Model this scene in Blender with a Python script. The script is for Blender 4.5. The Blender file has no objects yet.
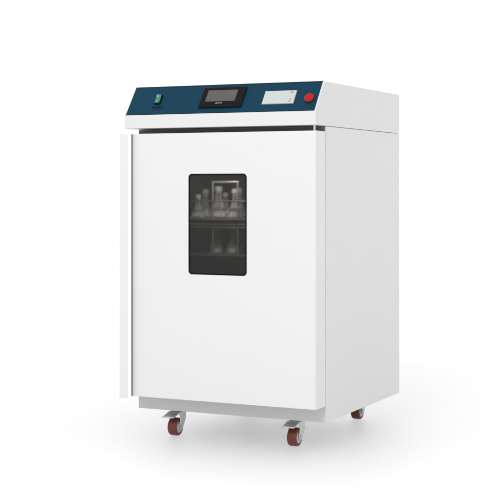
import bpy, bmesh, math, random
from mathutils import Vector, Matrix

S = bpy.context.scene
COL = S.collection
R = math.radians

# ------------------------------------------------------------------ camera
cd = bpy.data.cameras.new('camera')
cam = bpy.data.objects.new('camera', cd)
COL.objects.link(cam)
cam.location = (2.3725, -4.0752, 0.8646)
cam.rotation_euler = (R(90), 0, 0.4454)
cd.sensor_width = 36.0
cd.lens = 1359.44 / 500 * 36.0
cd.shift_y = -(250 - 185.576) / 500
cd.clip_start = 0.05
cd.clip_end = 500
S.camera = cam

# ------------------------------------------------------------------ white studio surroundings and lamps
w = bpy.data.worlds.new('World')
S.world = w
w.use_nodes = True
bg = w.node_tree.nodes['Background']
bg.inputs['Color'].default_value = (1.0, 1.0, 1.0, 1)
bg.inputs['Strength'].default_value = 0.985


def area(name, loc, target, size, power, color=(1, 1, 1)):
    l = bpy.data.lights.new(name, 'AREA')
    l.shape = 'SQUARE'
    l.size = size
    l.energy = power
    l.color = color
    o = bpy.data.objects.new(name, l)
    COL.objects.link(o)
    o.location = loc
    o.rotation_euler = (Vector(target) - Vector(loc)).to_track_quat('-Z', 'Y').to_euler()
    return o


area('key_softbox', (1.5, -5.2, 4.6), (0.35, 0.3, 0.5), 2.6, 185)
area('strip_softbox', (4.6, -2.6, 1.3), (0.0, -0.1, 0.7), 0.9, 2.5)
for bx in (-7.0, -2.3, 2.3, 7.0):
    bl = area('backdrop_softbox', (bx, 2.2, 4.8), (bx, 6.5, 1.2), 2.0, 32)
    bl.data.spread = R(95)

S.view_settings.view_transform = 'Standard'
S.view_settings.look = 'None'
S.view_settings.exposure = 0
S.view_settings.gamma = 1
S.render.engine = 'CYCLES'
S.cycles.max_bounces = 12
S.cycles.transmission_bounces = 10
S.cycles.transparent_max_bounces = 12


# ------------------------------------------------------------------ materials
def mat(name, col, rough=0.5, metal=0.0, spec=0.5, noise=0.0, nscale=30.0, bump=0.0, bscale=400.0, coat=0.0):
    m = bpy.data.materials.new(name)
    m.use_nodes = True
    nt = m.node_tree
    b = nt.nodes['Principled BSDF']
    b.inputs['Base Color'].default_value = (*col, 1)
    b.inputs['Roughness'].default_value = rough
    b.inputs['Metallic'].default_value = metal
    b.inputs['Specular IOR Level'].default_value = spec
    b.inputs['Coat Weight'].default_value = coat
    tc = nt.nodes.new('ShaderNodeTexCoord')
    if noise > 0:
        n = nt.nodes.new('ShaderNodeTexNoise')
        n.inputs['Scale'].default_value = nscale
        n.inputs['Detail'].default_value = 4
        nt.links.new(tc.outputs['Object'], n.inputs['Vector'])
        mx = nt.nodes.new('ShaderNodeMix')
        mx.data_type = 'RGBA'
        mx.inputs['A'].default_value = (*[c * (1 - noise) for c in col], 1)
        mx.inputs['B'].default_value = (*[min(1, c * (1 + noise)) for c in col], 1)
        nt.links.new(n.outputs['Fac'], mx.inputs['Factor'])
        nt.links.new(mx.outputs['Result'], b.inputs['Base Color'])
    if bump > 0:
        n2 = nt.nodes.new('ShaderNodeTexNoise')
        n2.inputs['Scale'].default_value = bscale
        nt.links.new(tc.outputs['Object'], n2.inputs['Vector'])
        bp = nt.nodes.new('ShaderNodeBump')
        bp.inputs['Strength'].default_value = bump
        bp.inputs['Distance'].default_value = 0.0005
        nt.links.new(n2.outputs['Fac'], bp.inputs['Height'])
        nt.links.new(bp.outputs['Normal'], b.inputs['Normal'])
    return m


WHITE = (0.63, 0.63, 0.62)
M = dict(
    floor=mat('white_floor', (0.88, 0.88, 0.88), 0.50, spec=0.4, noise=0.004, nscale=2),
    white=mat('white_enamel', (0.612, 0.612, 0.610), 0.42, noise=0.006, nscale=6, bump=0.05, coat=0.25),
    door=mat('white_door_enamel', (0.645, 0.645, 0.642), 0.40, noise=0.006, nscale=6, bump=0.05, coat=0.25),
    blue=mat('blue_panel_film', (0.0022, 0.036, 0.069), 0.45, spec=0.1, noise=0.18, nscale=4, bump=0.08, bscale=900),
    navy=mat('dark_navy_trim', (0.002, 0.004, 0.007), 0.5, spec=0.2),
    black=mat('black_plastic', (0.005, 0.004, 0.005), 0.4, spec=0.1),
    rubber_and_shade=mat('gasket_rubber_and_gap_shade', (0.19, 0.19, 0.185), 0.8, spec=0.2),  # door gasket rubber, and the painted shade in the gap above the door
    screen=mat('grey_screen', (0.085, 0.080, 0.075), 0.35, spec=0.3, noise=0.06, nscale=25),
    green=mat('green_rocker', (0.030, 0.16, 0.105), 0.3, noise=0.25, nscale=90),
    mark=mat('pale_mark', (0.75, 0.8, 0.75), 0.5),
    darkmark=mat('dark_print', (0.002, 0.009, 0.014), 0.6, spec=0.1),
    fadedmark=mat('faded_print', (0.003, 0.022, 0.038), 0.6, spec=0.2),
    pale=mat('pale_grey_plastic', (0.47, 0.50, 0.48), 0.45, noise=0.02, nscale=20),
    greymark=mat('grey_print', (0.22, 0.22, 0.22), 0.5),
    rockmark=mat('pale_green_mark', (0.36, 0.58, 0.45), 0.5),
    overhang_shade=mat('overhang_shade_grey', (0.52, 0.52, 0.52), 0.5, noise=0.01, nscale=10),  # body white darkened as shade under the door
    rail=mat('dark_rail', (0.09, 0.09, 0.088), 0.5, metal=0.3),
    keygrey=mat('dark_grey_key', (0.04, 0.04, 0.04), 0.5),
    red=mat('red_plastic', (0.34, 0.008, 0.007), 0.38, spec=0.2, noise=0.06, nscale=60),
    steel=mat('zinc_steel', (0.52, 0.52, 0.53), 0.32, metal=0.85, noise=0.08, nscale=60),
    zinc=mat('pale_zinc', (0.55, 0.55, 0.56), 0.36, metal=0.65, noise=0.06, nscale=80),
    tyre=mat('brown_polyurethane', (0.135, 0.031, 0.019), 0.40, spec=0.3, noise=0.18, nscale=70, bump=0.1, bscale=250),
    hub=mat('grey_hub_plastic', (0.50, 0.49, 0.49), 0.45, noise=0.05, nscale=90),
    liner=mat('chamber_steel', (0.06, 0.06, 0.058), 0.42, metal=0.4, noise=0.15, nscale=12),
    tray=mat('tray_steel', (0.30, 0.30, 0.29), 0.35, metal=0.8, noise=0.1, nscale=40),
    recess_shade=mat('recess_shade_grey', (0.24, 0.24, 0.24), 0.7, spec=0.2),  # grey for the painted shadow beside the handle
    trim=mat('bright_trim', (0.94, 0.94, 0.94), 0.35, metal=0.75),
    underside=mat('pale_sheet', (0.82, 0.82, 0.81), 0.5),
    liquid=mat('pale_culture', (0.42, 0.41, 0.36), 0.3, noise=0.1, nscale=40),
    cap=mat('flask_cap', (0.27, 0.27, 0.26), 0.6, noise=0.1, nscale=80),
)

fb = M['floor'].node_tree.nodes['Principled BSDF']      # milky acrylic sweep: light creeps sideways into the shadow
fb.inputs['Subsurface Weight'].default_value = 1.0
fb.inputs['Subsurface Radius'].default_value = (1, 1, 1)
fb.inputs['Subsurface Scale'].default_value = 3.0


def pane_mat():
    """smoked sheet: a dark glossy film over a slightly hazy clear body"""
    m = bpy.data.materials.new('smoked_glass')
    m.use_nodes = True
    nt = m.node_tree
    nt.nodes.clear()
    out = nt.nodes.new('ShaderNodeOutputMaterial')
    tr = nt.nodes.new('ShaderNodeBsdfRefraction')
    tr.inputs['Color'].default_value = (0.80, 0.79, 0.77, 1)
    tr.inputs['IOR'].default_value = 1.08
    tr.inputs['Roughness'].default_value = 0.26
    df = nt.nodes.new('ShaderNodeBsdfPrincipled')
    df.inputs['Base Color'].default_value = (0.026, 0.026, 0.025, 1)
    df.inputs['Roughness'].default_value = 0.15
    df.inputs['Specular IOR Level'].default_value = 0.45
    mx = nt.nodes.new('ShaderNodeMixShader')
    mx.inputs[0].default_value = 0.45
    nt.links.new(tr.outputs[0], mx.inputs[1])
    nt.links.new(df.outputs[0], mx.inputs[2])
    nt.links.new(mx.outputs[0], out.inputs['Surface'])
    return m


def flask_mat():
    """clear thin glass: see-through when faced, bright at the rim as glass walls are"""
    m = bpy.data.materials.new('flask_glass')
    m.use_nodes = True
    nt = m.node_tree
    nt.nodes.clear()
    out = nt.nodes.new('ShaderNodeOutputMaterial')
    tr = nt.nodes.new('ShaderNodeBsdfTransparent')
    tr.inputs['Color'].default_value = (0.93, 0.94, 0.93, 1)
    df = nt.nodes.new('ShaderNodeBsdfPrincipled')
    df.inputs['Base Color'].default_value = (0.75, 0.76, 0.75, 1)
    df.inputs['Roughness'].default_value = 0.12
    df.inputs['Specular IOR Level'].default_value = 0.9
    lw = nt.nodes.new('ShaderNodeLayerWeight')
    lw.inputs['Blend'].default_value = 0.35
    mr = nt.nodes.new('ShaderNodeMapRange')
    mr.inputs['To Min'].default_value = 0.07
    mr.inputs['To Max'].default_value = 0.95
    nt.links.new(lw.outputs['Facing'], mr.inputs['Value'])
    mx = nt.nodes.new('ShaderNodeMixShader')
    nt.links.new(mr.outputs['Result'], mx.inputs[0])
    nt.links.new(tr.outputs[0], mx.inputs[1])
    nt.links.new(df.outputs[0], mx.inputs[2])
    nt.links.new(mx.outputs[0], out.inputs['Surface'])
    return m


M['pane'] = pane_mat()
M['glass'] = flask_mat()


# ------------------------------------------------------------------ mesh helpers
def finish(name, bm, m, parent=None, smooth=True, angle=35, local=False):
    bmesh.ops.remove_doubles(bm, verts=bm.verts, dist=1e-6)
    bmesh.ops.recalc_face_normals(bm, faces=bm.faces)
    me = bpy.data.meshes.new(name)
    bm.to_mesh(me)
    bm.free()
    me.materials.append(m)
    if smooth:
        for p in me.polygons:
            p.use_smooth = True
        me.set_sharp_from_angle(angle=R(angle))
    o = bpy.data.objects.new(name, me)
    COL.objects.link(o)
    if smooth:
        wn = o.modifiers.new('weighted_normals', 'WEIGHTED_NORMAL')
        wn.keep_sharp = True
        wn.weight = 80
    if parent is not None:
        o.parent = parent
        if not local:
            o.matrix_parent_inverse = world(parent).inverted()
    return o


def world(o):
    mtx = o.matrix_basis.copy()
    p = o.parent
    if p is not None:
        return world(p) @ o.matrix_parent_inverse @ mtx
    return mtx


def box(bm, x0, x1, y0, y1, z0, z1, bev=0.0, seg=2, xf=None):
    b2 = bmesh.new()
    bmesh.ops.create_cube(b2, size=1.0)
    for v in b2.verts:
        v.co = Vector(((x0 + x1) / 2 + v.co.x * (x1 - x0), (y0 + y1) / 2 + v.co.y * (y1 - y0), (z0 + z1) / 2 + v.co.z * (z1 - z0)))
    if bev > 0:
        bmesh.ops.bevel(b2, geom=b2.edges[:], offset=bev, segments=seg, profile=0.5, affect='EDGES')
    merge(bm, b2, xf)


def merge(bm, b2, xf=None):
    if xf is not None:
        bmesh.ops.transform(b2, matrix=xf, verts=b2.verts)
    me = bpy.data.meshes.new('tmp')
    b2.to_mesh(me)
    b2.free()
    bm.from_mesh(me)
    bpy.data.meshes.remove(me)


def prism(bm, pts, vec, bev=0.0, seg=2, xf=None):
    """closed polygon pts (3-D) swept along vec"""
    b2 = bmesh.new()
    vs = [b2.verts.new(p) for p in pts]
    f = b2.faces.new(vs)
    r = bmesh.ops.extrude_face_region(b2, geom=[f])
    nv = [g for g in r['geom'] if isinstance(g, bmesh.types.BMVert)]
    bmesh.ops.translate(b2, verts=nv, vec=vec)
    bmesh.ops.recalc_face_normals(b2, faces=b2.faces)
    if bev > 0:
        bmesh.ops.bevel(b2, geom=b2.edges[:], offset=bev, segments=seg, profile=0.5, affect='EDGES')
    merge(bm, b2, xf)


def rrect(x0, x1, z0, z1, r, n=8):
    pts = []
    for cx, cz, a0 in ((x1 - r, z1 - r, 0), (x0 + r, z1 - r, 90), (x0 + r, z0 + r, 180), (x1 - r, z0 + r, 270)):
        for k in range(n + 1):
            a = R(a0 + 90 * k / n)
            pts.append((cx + r * math.cos(a), cz + r * math.sin(a)))
    return pts


def ring_slab(bm, outer, inner, y0, y1, bev_out=0.0, bev_in=0.0):
    """slab between two outlines in the XZ plane, from y0 (front) to y1 (back)"""
    b2 = bmesh.new()
    es = []
    loops = []
    for lp in (outer, inner):
        vs = [b2.verts.new((x, y0, z)) for x, z in lp]
        loops.append(vs)
        for i in range(len(vs)):
            es.append(b2.edges.new((vs[i], vs[(i + 1) % len(vs)])))
    bmesh.ops.triangle_fill(b2, use_beauty=True, edges=es)
    r = bmesh.ops.extrude_face_region(b2, geom=b2.faces[:])
    nv = [g for g in r['geom'] if isinstance(g, bmesh.types.BMVert)]
    bmesh.ops.translate(b2, verts=nv, vec=(0, y1 - y0, 0))
    bmesh.ops.recalc_face_normals(b2, faces=b2.faces)
    xs = [p[0] for p in outer]
    zs = [p[1] for p in outer]

    def on_outer(v):
        return (min(abs(v.co.x - min(xs)), abs(v.co.x - max(xs)), abs(v.co.z - min(zs)), abs(v.co.z - max(zs))) < 1e-6)
    if bev_out > 0:
        ed = [e for e in b2.edges if all(on_outer(v) for v in e.verts) and e.calc_face_angle(0) > R(60)]
        bmesh.ops.bevel(b2, geom=ed, offset=bev_out, segments=3, profile=0.5, affect='EDGES')
    if bev_in > 0:
        ed = [e for e in b2.edges if not any(on_outer(v) for v in e.verts) and e.calc_face_angle(0) > R(60)
              and all(abs(v.co.y - y0) < 1e-6 for v in e.verts)]
        bmesh.ops.bevel(b2, geom=ed, offset=bev_in, segments=2, profile=0.5, affect='EDGES')
    merge(bm, b2)


def lathe(bm, prof, n=32, xf=None, closed=False):
    """profile [(radius, axis)] turned about local Z"""
    b2 = bmesh.new()
    rings = []
    for r, z in prof:
        if r < 1e-6:
            rings.append([b2.verts.new((0, 0, z))])
        else:
            rings.append([b2.verts.new((r * math.cos(2 * math.pi * k / n), r * math.sin(2 * math.pi * k / n), z)) for k in range(n)])
    pairs = list(zip(rings, rings[1:]))
    if closed:
        pairs.append((rings[-1], rings[0]))
    for a, b in pairs:
        for k in range(n):
            j = (k + 1) % n
            if len(a) == 1 and len(b) == 1:
                continue
            if len(a) == 1:
                b2.faces.new((a[0], b[k], b[j]))
            elif len(b) == 1:
                b2.faces.new((a[k], a[j], b[0]))
            else:
                b2.faces.new((a[k], a[j], b[j], b[k]))
    merge(bm, b2, xf)


def tube(bm, p, q, r, n=12):
    p, q = Vector(p), Vector(q)
    d = q - p
    xf = Matrix.Translation(p) @ d.to_track_quat('Z', 'Y').to_matrix().to_4x4()
    lathe(bm, [(0, 0), (r, 0), (r, d.length), (0, d.length)], n, xf)


# ------------------------------------------------------------------ the setting: a plain white floor
b = bmesh.new()
prof = [(-40.0, 0.0), (-8.0, 0.0), (4.0, 0.0)]
for k in range(1, 17):
    a = R(90 * k / 16)
    prof.append((4.0 + 2.5 * math.sin(a), 2.5 - 2.5 * math.cos(a)))
prof.append((6.5, 9.0))
rows_ = [[b.verts.new((x, y, z)) for y, z in prof] for x in (-30.0, 30.0)]
for i in range(len(prof) - 1):
    b.faces.new((rows_[0][i], rows_[1][i], rows_[1][i + 1], rows_[0][i + 1]))
fl = finish('floor', b, M['floor'])
fl['kind'] = 'structure'
fl['label'] = 'seamless white studio floor curving up behind the cabinet'

# ------------------------------------------------------------------ the incubator
W, D, T = 0.70, 0.715, 0.0865
ZB, ZH, ZL, ZT = 0.096, 1.0577, 1.1018, 1.2019
XL = -0.0042
PT = -0.0128
DZ0, DZ1 = 0.1504, 1.0398

root = bpy.data.objects.new('shaking_incubator', None)
COL.objects.link(root)
root.location = (0.35, 0.357, 0)
root.empty_display_size = 0.2
root['label'] = 'white laboratory shaking incubator cabinet on brown casters with sloping blue control panel'
root['category'] = 'incubator'

# cabinet body: a folded sheet shell round the chamber
CX0, CX1, CZ0, CZ1 = 0.045, 0.655, 0.215, 0.985
b = bmesh.new()
ring_slab(b, [(0, ZB), (W, ZB), (W, ZH - 0.0010), (0, ZH - 0.0010)], [(CX0, CZ0), (CX1, CZ0), (CX1, CZ1), (CX0, CZ1)], 0, D, bev_out=0.0022)
finish('cabinet_body', b, M['white'], root)

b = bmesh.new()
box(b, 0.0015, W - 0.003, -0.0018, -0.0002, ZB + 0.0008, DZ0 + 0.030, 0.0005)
finish('overhang_shade', b, M['overhang_shade'], root)  # thin darker plate: the door overhang's shade put into the colour

b = bmesh.new()
box(b, 0.004, W - 0.004, 0.004, D - 0.004, ZB + 0.001, ZB + 0.004)
finish('bounce_plate', b, M['underside'], root, smooth=False)  # unseen pale plate added to bounce light into the floor shadow

# chamber liner: five inner walls
b = bmesh.new()
e = 0.001
x0, x1, y0, y1, z0, z1 = CX0 + e, CX1 - e, 0.002, D - 0.09, CZ0 + e, CZ1 - e
box(b, x0, x1, y1, y1 + 0.03, z0, z1)
box(b, x0, x0 + 0.004, y0, y1 - e, z0, z1)
box(b, x1 - 0.004, x1, y0, y1 - e, z0, z1)
box(b, x0 + 0.005, x1 - 0.005, y0, y1 - e, z0, z0 + 0.004)
box(b, x0 + 0.005, x1 - 0.005, y0, y1 - e, z1 - 0.004, z1)
liner = finish('chamber_liner', b, M['liner'], root, smooth=False)

# header with the sloping console front
b = bmesh.new()
prism(b, [(XL, -T, ZH), (XL, -T, ZL), (XL, PT, ZT), (XL, D, ZT), (XL, D, ZH)], (W - XL, 0, 0), bev=0.0020, seg=3)
header = finish('header', b, M['white'], root)

# slope frame: x along the front, y up the slope, z out of it
SL = Vector((0, PT + T, ZT - ZL)).normalized()
SN = Vector((1, 0, 0)).cross(SL)
SX = Matrix(((1, 0, 0, 0), (0, SL.y, SN.y, -T), (0, SL.z, SN.z, ZL), (0, 0, 0, 1)))
PV = 0.1243


def sbox(bm, u0, u1, v0, v1, h0, h1, bev=0.0, seg=2):
    box(bm, u0, u1, v0, v1, h0, h1, bev, seg, xf=SX)


# blue film panel with its dark edging
b = bmesh.new()
sbox(b, 0.0005, 0.6945, 0.0030, 0.1205, 0.0003, 0.0014)
panel = finish('control_panel', b, M['blue'], root, smooth=False)
b = bmesh.new()
sbox(b, 0.0005, 0.6945, 0.1206, 0.1238, 0.0003, 0.0018)
sbox(b, 0.0005, 0.6945, 0.0016, 0.0029, 0.0003, 0.0016)
finish('panel_edging', b, M['navy'], panel, smooth=False)


def marks(name, m, rects, parent, h):
    bm = bmesh.new()
    for u0, u1, v0, v1 in rects:
        sbox(bm, u0, u1, v0, v1, h, h + 0.0004)
    return finish(name, bm, m, parent, smooth=False)


# printed caption below the switch: two rows of small characters
random.seed(4)
rows = []
for k in range(5):
    u = 0.0925 + k * 0.0083
    for j in range(4):
        a = u + random.uniform(0, 0.0012)
        v = 0.0275 + j * 0.0021
        rows.append((a, u + 0.0066 - random.uniform(0, 0.001), v, v + 0.0011))
    for j in range(2):
        a = u + 0.0013 + j * 0.003 + random.uniform(-0.0005, 0.0005)
        rows.append((a, a + 0.0011, 0.0268, 0.0356))
marks('caption_print', M['darkmark'], [rows[i] for i in range(len(rows))], panel, 0.00145)
rows = []
for k in range(7):
    u = 0.0955 + k * 0.0049
    rows.append((u, u + 0.0011, 0.0165, 0.0222))
    if k % 2:
        rows.append((u + 0.0012, u + 0.0036, 0.0211, 0.0222))
    rows.append((u + 0.0012, u + 0.0036, 0.0165 + 0.0023 * (k % 3 > 0), 0.0176 + 0.0023 * (k % 3 > 0)))
marks('caption_small_print', M['fadedmark'], rows, panel, 0.00145)

# rocker switch
b = bmesh.new()
sbox(b, 0.0962, 0.1202, 0.0445, 0.0840, 0.0014, 0.0058, 0.0015)
sw = finish('power_switch', b, M['black'], root)
b = bmesh.new()
uu0, uu1 = 0.0978, 0.1164
prism(b, [(uu0, 0.0485, 0.005), (uu0, 0.0485, 0.0085), (uu0, 0.064, 0.0072), (uu0, 0.0815, 0.0120), (uu0, 0.0815, 0.005)], (uu1 - uu0, 0, 0), bev=0.0008, xf=SX)
finish('rocker', b, M['green'], sw)
b = bmesh.new()
sbox(b, 0.1062, 0.1078, 0.051, 0.0585, 0.0081, 0.0087)
b2 = bmesh.new()
lathe(b2, [(0.0022, 0), (0.0036, 0), (0.0036, 0.0008), (0.0022, 0.0008)], 20, closed=True)
tilt = Matrix.Translation((0.1070, 0.0735, 0.0100)) @ Matrix.Rotation(math.atan2(0.0053, 0.019), 4, 'X')
merge(b, b2, SX @ tilt)
finish('rocker_marks', b, M['rockmark'], sw)

# touch screen
b = bmesh.new()
sbox(b, 0.2722, 0.4302, 0.0215, 0.1075, 0.0014, 0.0075, 0.0022, 3)
ts = finish('touch_screen', b, M['black'], root)
b = bmesh.new()
sbox(b, 0.2925, 0.4017, 0.046, 0.0940, 0.0073, 0.0078)
finish('display', b, M['screen'], ts, smooth=False)
rows = []
for k, wd in enumerate((.0030, .0026, .0030, .0022, .0028, .0030)):
    u = 0.3345 + k * 0.0040
    rows.append((u, u + 0.0008, 0.0365, 0.0405))
    rows.append((u + 0.0009, u + wd, 0.0365 + (k % 3) * 0.0015, 0.0373 + (k % 3) * 0.0015))
    if k % 2 == 0:
        rows.append((u + wd - 0.0006, u + wd + 0.0001, 0.0382, 0.0405))
marks('maker_mark', M['mark'], rows, ts, 0.00745)

# small printer behind its pale flap
b = bmesh.new()
sbox(b, 0.5012, 0.6152, 0.0305, 0.0872, 0.0014, 0.0030, 0.0006)
pr = finish('printer', b, M['greymark'], root)
b = bmesh.new()
sbox(b, 0.5024, 0.6140, 0.0318, 0.0860, 0.0028, 0.0046, 0.0012)
finish('printer_flap', b, M['pale'], pr)
rows = [(0.5915, 0.6045, 0.0735, 0.0752), (0.5930, 0.6035, 0.0765, 0.0780), (0.5945, 0.6035, 0.0790, 0.0803)]
marks('flap_legend', M['greymark'], rows, pr, 0.0046)
b = bmesh.new()
sbox(b, 0.5994, 0.6006, 0.0410, 0.0525, 0.0046, 0.0052, 0.0002)
sbox(b, 0.5974, 0.6026, 0.0388, 0.0408, 0.0046, 0.0054, 0.0002)
sbox(b, 0.5984, 0.6006, 0.0500, 0.0515, 0.0046, 0.0051, 0.0002)
finish('feed_key', b, M['keygrey'], pr)

# red stop button: collar and mushroom head
b = bmesh.new()
lathe(b, [(0, 0.0014), (0.0140, 0.0014), (0.0140, 0.0045), (0.0120, 0.0060), (0, 0.0060)], 32, SX @ Matrix.Translation((0.667, 0.0495, 0)))
stop = finish('stop_button', b, M['red'], root)
b = bmesh.new()
lathe(b, [(0, 0.0058), (0.0155, 0.0062), (0.0168, 0.0078), (0.0168, 0.0095), (0.0156, 0.0112), (0.0120, 0.0120), (0.006, 0.0124), (0, 0.0125)],
      40, SX @ Matrix.Translation((0.667, 0.0495, 0)))
finish('button_head', b, M['red'], stop)

# ------------------------------------------------------------------ door
DX0, DX1 = -0.0095, 0.6995
HX0, HX1, HH = -0.0111, 0.0207, 0.0225
WX0, WX1, WZ0, WZ1 = 0.2415, 0.4558, 0.5700, 0.9035
b = bmesh.new()
ol = [(DX0, DZ0), (DX1, DZ0), (DX1, DZ1), (DX0, DZ1)]
ring_slab(b, ol, rrect(WX0, WX1, WZ0, WZ1, 0.0125), -T, -T + 0.0070, bev_in=0.0016)
# soften the outer edges
ed = [e_ for e_ in b.edges if e_.is_manifold and e_.calc_face_angle(0) > R(60) and
      all(abs(v.co.y + T) < 1e-6 for v in e_.verts) and all((abs(v.co.x - DX1) < 1e-6 or abs(v.co.x - DX0) < 1e-6 or abs(v.co.z - DZ0) < 1e-6 or abs(v.co.z - DZ1) < 1e-6) for v in e_.verts)]
bmesh.ops.bevel(b, geom=ed, offset=0.0030, segments=3, profile=0.5, affect='EDGES')
ed = None
ring_slab(b, ol, [(0.10, 0.42), (0.60, 0.42), (0.60, 0.975), (0.10, 0.975)], -T + 0.0072, -0.005)
door = finish('door', b, M['door'], root)

b = bmesh.new()
prism(b, [(x, -T + 0.0022, z) for x, z in rrect(WX0 - 0.0002, WX1 + 0.0002, WZ0 - 0.0002, WZ1 + 0.0002, 0.0125)], (0, 0.005, 0))
finish('window_pane', b, M['pane'], door, smooth=False)

b = bmesh.new()
ring_slab(b, rrect(WX0 + 0.0004, WX1 - 0.0004, WZ0 + 0.0004, WZ1 - 0.0004, 0.0122), rrect(WX0 + 0.0045, WX1 - 0.0045, WZ0 + 0.0045, WZ1 - 0.0045, 0.009), -T + 0.0008, -T + 0.0020)
finish('window_gasket', b, M['black'], door, smooth=False)

# full-height handle bar with a chamfer on its right side
b = bmesh.new()
h0, hl = DZ0 - 0.004, DZ1 - DZ0 + 0.0035
prism(b, [(HX0, -T - 0.0002, h0), (HX0, -T - HH, h0), (HX1 - 0.0002, -T - HH, h0), (HX1 - 0.0002, -T - 0.0002, h0)], (0, 0, hl), bev=0.0010, seg=2)
finish('door_handle', b, M['door'], door)
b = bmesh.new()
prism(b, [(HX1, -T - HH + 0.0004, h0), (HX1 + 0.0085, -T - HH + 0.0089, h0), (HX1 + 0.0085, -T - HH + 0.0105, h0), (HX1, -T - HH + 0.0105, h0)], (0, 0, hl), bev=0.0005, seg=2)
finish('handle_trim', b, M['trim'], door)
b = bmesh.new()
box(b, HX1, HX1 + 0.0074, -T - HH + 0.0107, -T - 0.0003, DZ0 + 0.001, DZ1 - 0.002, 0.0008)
finish('handle_shade', b, M['recess_shade'], door)  # dark strip standing in for the shadow under the handle's right lip

b = bmesh.new()
ring_slab(b, [(0.010, DZ0 + 0.032), (W - 0.009, DZ0 + 0.032), (W - 0.009, DZ1 - 0.010), (0.010, DZ1 - 0.010)],
          [(0.040, CZ0 - 0.01), (0.660, CZ0 - 0.01), (0.660, CZ1 + 0.01), (0.040, CZ1 + 0.01)], -0.0048, -0.0005)
finish('door_gasket', b, M['rubber_and_shade'], door, smooth=False)
b = bmesh.new()
tube(b, (0.6925, -T + 0.007, DZ1 - 0.001), (0.6925, -T + 0.007, ZH - 0.0002), 0.0035, 16)
finish('hinge_pin', b, M['zinc'], door)

# dark strip on the body front: painted shade of the gap above the door
b = bmesh.new()
box(b, 0.004, W - 0.004, -0.003, -0.0002, DZ1 + 0.001, ZH - 0.003)
finish('header_gap_shade', b, M['rubber_and_shade'], root, smooth=False)

# ------------------------------------------------------------------ shaker trays inside
TX0, TX1, TY0, TY1 = 0.09, 0.61, 0.15, 0.56
for tz, name in ((0.7500, 'shaker_tray'), (0.6250, 'shaker_tray')):
    b = bmesh.new()
    box(b, TX0, TX1, TY0, TY1, tz - 0.006, tz, 0.001)
    tr = finish(name, b, M['tray'], root)
    b = bmesh.new()
    for zz in ((tz + 0.060,) if tz > 0.7 else (tz + 0.094, tz + 0.104)):
        tube(b, (TX0, TY0 + 0.004, zz), (TX1, TY0 + 0.004, zz), 0.0028)
        tube(b, (TX0, TY1 - 0.004, zz), (TX1, TY1 - 0.004, zz), 0.0028)
        for px in (TX0 + 0.004, TX1 - 0.004):
            tube(b, (px, TY0, zz), (px, TY1, zz), 0.0028)
    for px in (TX0 + 0.004, TX1 - 0.004):
        for py in (TY0 + 0.004, TY1 - 0.004):
            tube(b, (px, py, tz), (px, py, tz + 0.11), 0.004)
    finish('guard_rail', b, M['rail'], tr)
    b = bmesh.new()
    top = tz + (0.127 if tz > 0.7 else 0.092)
    tube(b, (0.208, 0.158, tz), (0.208, 0.158, top), 0.0032)
    tube(b, (0.305, 0.158, tz), (0.305, 0.158, top), 0.0032)
    tube(b, (0.205, 0.158, top), (0.308, 0.158, top), 0.0038)
    finish('tray_handle', b, M['steel'], tr)
b = bmesh.new()
box(b, 0.20, 0.50, 0.18, 0.48, 0.2205, 0.50, 0.004)
box(b, 0.30, 0.40, 0.28, 0.38, 0.5005, 0.6185, 0.002)
finish('shaker_drive', b, M['liner'], root)

# a small lamp added unseen below the chamber ceiling to brighten the flasks
fill = area('chamber_fill', (0.30, 0.075, 0.955), (0.22, 0.26, 0.66), 0.14, 3.4, (1.0, 0.97, 0.93))

# flasks held on the trays
flasks = []


def flask(x, y, z, label):
    t = bpy.data.objects.new('glass_flask', None)
    COL.objects.link(t)
    t.location = (x, y, z)
    t.empty_display_size = 0.04
    t['label'] = label
    t['category'] = 'flask'
    t['group'] = 'glass flasks inside the incubator'
    X = Matrix.Identity(4)
    bm = bmesh.new()
    o_ = [(0, 0.001), (0.026, 0.001), (0.029, 0.004), (0.029, 0.010), (0.0125, 0.060), (0.0105, 0.068), (0.0105, 0.090), (0.0125, 0.093)]
    lathe(bm, o_, 28, X)
    finish('flask_body', bm, M['glass'], t, local=True)
    bm = bmesh.new()
    lathe(bm, [(0, 0.0025), (0.025, 0.0025), (0.0275, 0.006), (0.0272, 0.011), (0.0190, 0.036), (0, 0.036)], 24, X)
    finish('culture', bm, M['liquid'], t, local=True)
    bm = bmesh.new()
    lathe(bm, [(0, 0.086), (0.0092, 0.086), (0.0098, 0.0905), (0.0138, 0.094), (0.0138, 0.108), (0.0120, 0.111), (0, 0.111)], 24, X)
    finish('stopper', bm, M['cap'], t, local=True)
    return t


def dup(t, loc, label):
    n = t.copy()
    COL.objects.link(n)
    n.location = loc
    n['label'] = label
    for ch in list(t.children):
        c = ch.copy()
        COL.objects.link(c)
        c.parent = n
    return n


def clamp(tr, x, y, z, k):
    # four spring wires and a ring round a flask, bolted to the tray
    bm = bmesh.new()
    for q in range(4):
        a_ = R(45 + 90 * q)
        cx_, sy_ = math.cos(a_), math.sin(a_)
        tube(bm, (x + 0.034 * k * cx_, y + 0.034 * k * sy_, z), (x + 0.026 * k * cx_, y + 0.026 * k * sy_, z + 0.034 * k), 0.0022, 8)
    lathe(bm, [(0.0240 * k, 0.033 * k), (0.0275 * k, 0.033 * k), (0.0275 * k, 0.037 * k), (0.0240 * k, 0.037 * k)], 28, Matrix.Translation((x, y, z)), closed=True)
    finish('flask_clamp', bm, M['steel'], tr)


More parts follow.
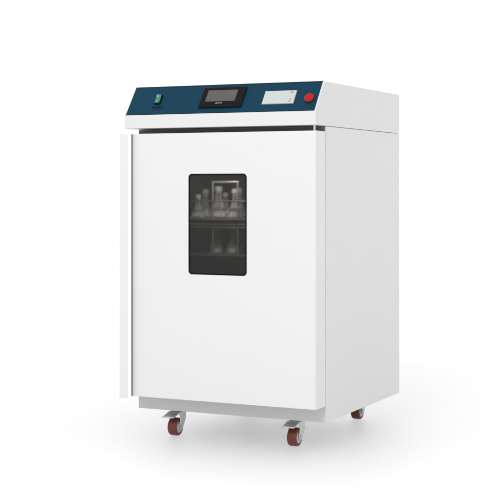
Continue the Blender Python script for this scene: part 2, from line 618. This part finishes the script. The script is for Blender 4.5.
UP, LO = 0.7502, 0.6252
spots = [
    (0.128, 0.200, UP, 0.74, 'small stoppered glass flask at the front left of the upper tray behind the dark window'),
    (0.209, 0.200, UP, 1.00, 'tallest stoppered glass flask at the front middle of the upper tray behind the dark window'),
    (0.277, 0.195, UP, 0.93, 'stoppered glass flask at the front right of the upper tray, nearest the right window edge'),
    (0.110, 0.290, UP, 0.90, 'stoppered glass flask in the back row of the upper tray, left end'),
    (0.186, 0.300, UP, 0.80, 'stoppered glass flask in the back row of the upper tray, between two others'),
    (0.246, 0.285, UP, 0.95, 'stoppered glass flask in the back row of the upper tray, right end'),
    (0.206, 0.200, LO, 0.86, 'stoppered glass flask on the lower tray, left of the front pair'),
    (0.272, 0.200, LO, 0.92, 'stoppered glass flask on the lower tray, right of the front pair'),
    (0.225, 0.300, LO, 0.80, 'stoppered glass flask on the lower tray, behind the front pair'),
]
trays = [o for o in root.children if o.name.startswith('shaker_tray')]
f0 = None
for x, y, z, k, lab in spots:
    if f0 is None:
        f = f0 = flask(x, y, z, lab)
    else:
        f = dup(f0, (x, y, z), lab)
    f.scale = (k, k, k)
    clamp(trays[0] if z > 0.7 else trays[1], x, y, z, k)


# ------------------------------------------------------------------ casters
def caster(x, y, brake):
    """x, y: where the wheel touches the floor; the swivel plate sits a little further back"""
    r, py = 0.031, y + 0.016
    zt = ZB
    bm = bmesh.new()
    box(bm, x - 0.027, x + 0.027, py - 0.027, py + 0.027, zt - 0.0045, zt - 0.0004, 0.0012)
    lathe(bm, [(0, 0), (0.021, 0), (0.023, 0.004), (0.021, 0.009), (0, 0.009)], 28, Matrix.Translation((x, py, zt - 0.0135)))
    # fork crown and two cheeks
    box(bm, x - 0.0232, x + 0.0232, y - 0.010, py + 0.022, zt - 0.0215, zt - 0.0130, 0.002)
    for s in (-1, 1):
        xa = x + s * 0.0202
        pts = [(y - 0.006, 0.0800), (py + 0.021, 0.0800), (py + 0.021, 0.058), (y + 0.021, 0.034), (y + 0.013, 0.0235), (y + 0.004, 0.0205), (y - 0.006, 0.0225), (y - 0.009, 0.033), (y - 0.004, 0.055)]
        prism(bm, [(xa - 0.0016, a, c) for a, c in pts], (0.0034, 0, 0), bev=0.0007, seg=1)
    c = finish('caster', bm, M['zinc'], root)
    AX = Matrix.Translation((x, y, r)) @ Matrix.Rotation(R(90), 4, 'Y')
    bm = bmesh.new()
    hw = 0.0165
    lathe(bm, [(0.0205, -hw), (0.0262, -hw), (0.0290, -hw + 0.0014), (0.0305, -hw + 0.0045), (0.0310, -hw + 0.009), (0.0310, hw - 0.009),
               (0.0305, hw - 0.0045), (0.0290, hw - 0.0014), (0.0262, hw), (0.0205, hw)], 44, AX, closed=True)
    finish('tyre', bm, M['tyre'], c)
    bm = bmesh.new()
    lathe(bm, [(0, -hw - 0.0005), (0.009, -hw - 0.0005), (0.010, -hw + 0.0015), (0.019, -hw + 0.0015), (0.0206, -hw - 0.0003),
               (0.0206, hw + 0.0003), (0.019, hw - 0.0015), (0.010, hw - 0.0015), (0.009, hw + 0.0005), (0, hw + 0.0005)], 36, AX)
    finish('hub', bm, M['hub'], c)
    bm = bmesh.new()
    lathe(bm, [(0, -0.0222), (0.0052, -0.0250), (0.0055, -0.0228), (0.0055, 0.0228), (0.0052, 0.0250), (0, 0.0250)], 6, AX)
    finish('axle_bolt', bm, M['steel'], c)
    if brake:
        bm = bmesh.new()
        prof = [(y + 0.016, 0.0776), (y - 0.012, 0.0762), (y - 0.036, 0.0690), (y - 0.052, 0.0672), (y - 0.056, 0.0690)]
        up = [(a, z + 0.0048) for a, z in prof]
        poly = prof + up[::-1]
        prism(bm, [(x - 0.0235, a, z) for a, z in poly], (0.043, 0, 0), bev=0.0007, seg=1)
        finish('brake_lever', bm, M['zinc'], c)
    return c


for cx, cy, br in ((0.112, 0.061, True), (0.562, 0.061, True), (0.112, 0.641, False), (0.562, 0.641, False)):
    caster(cx, cy, br)
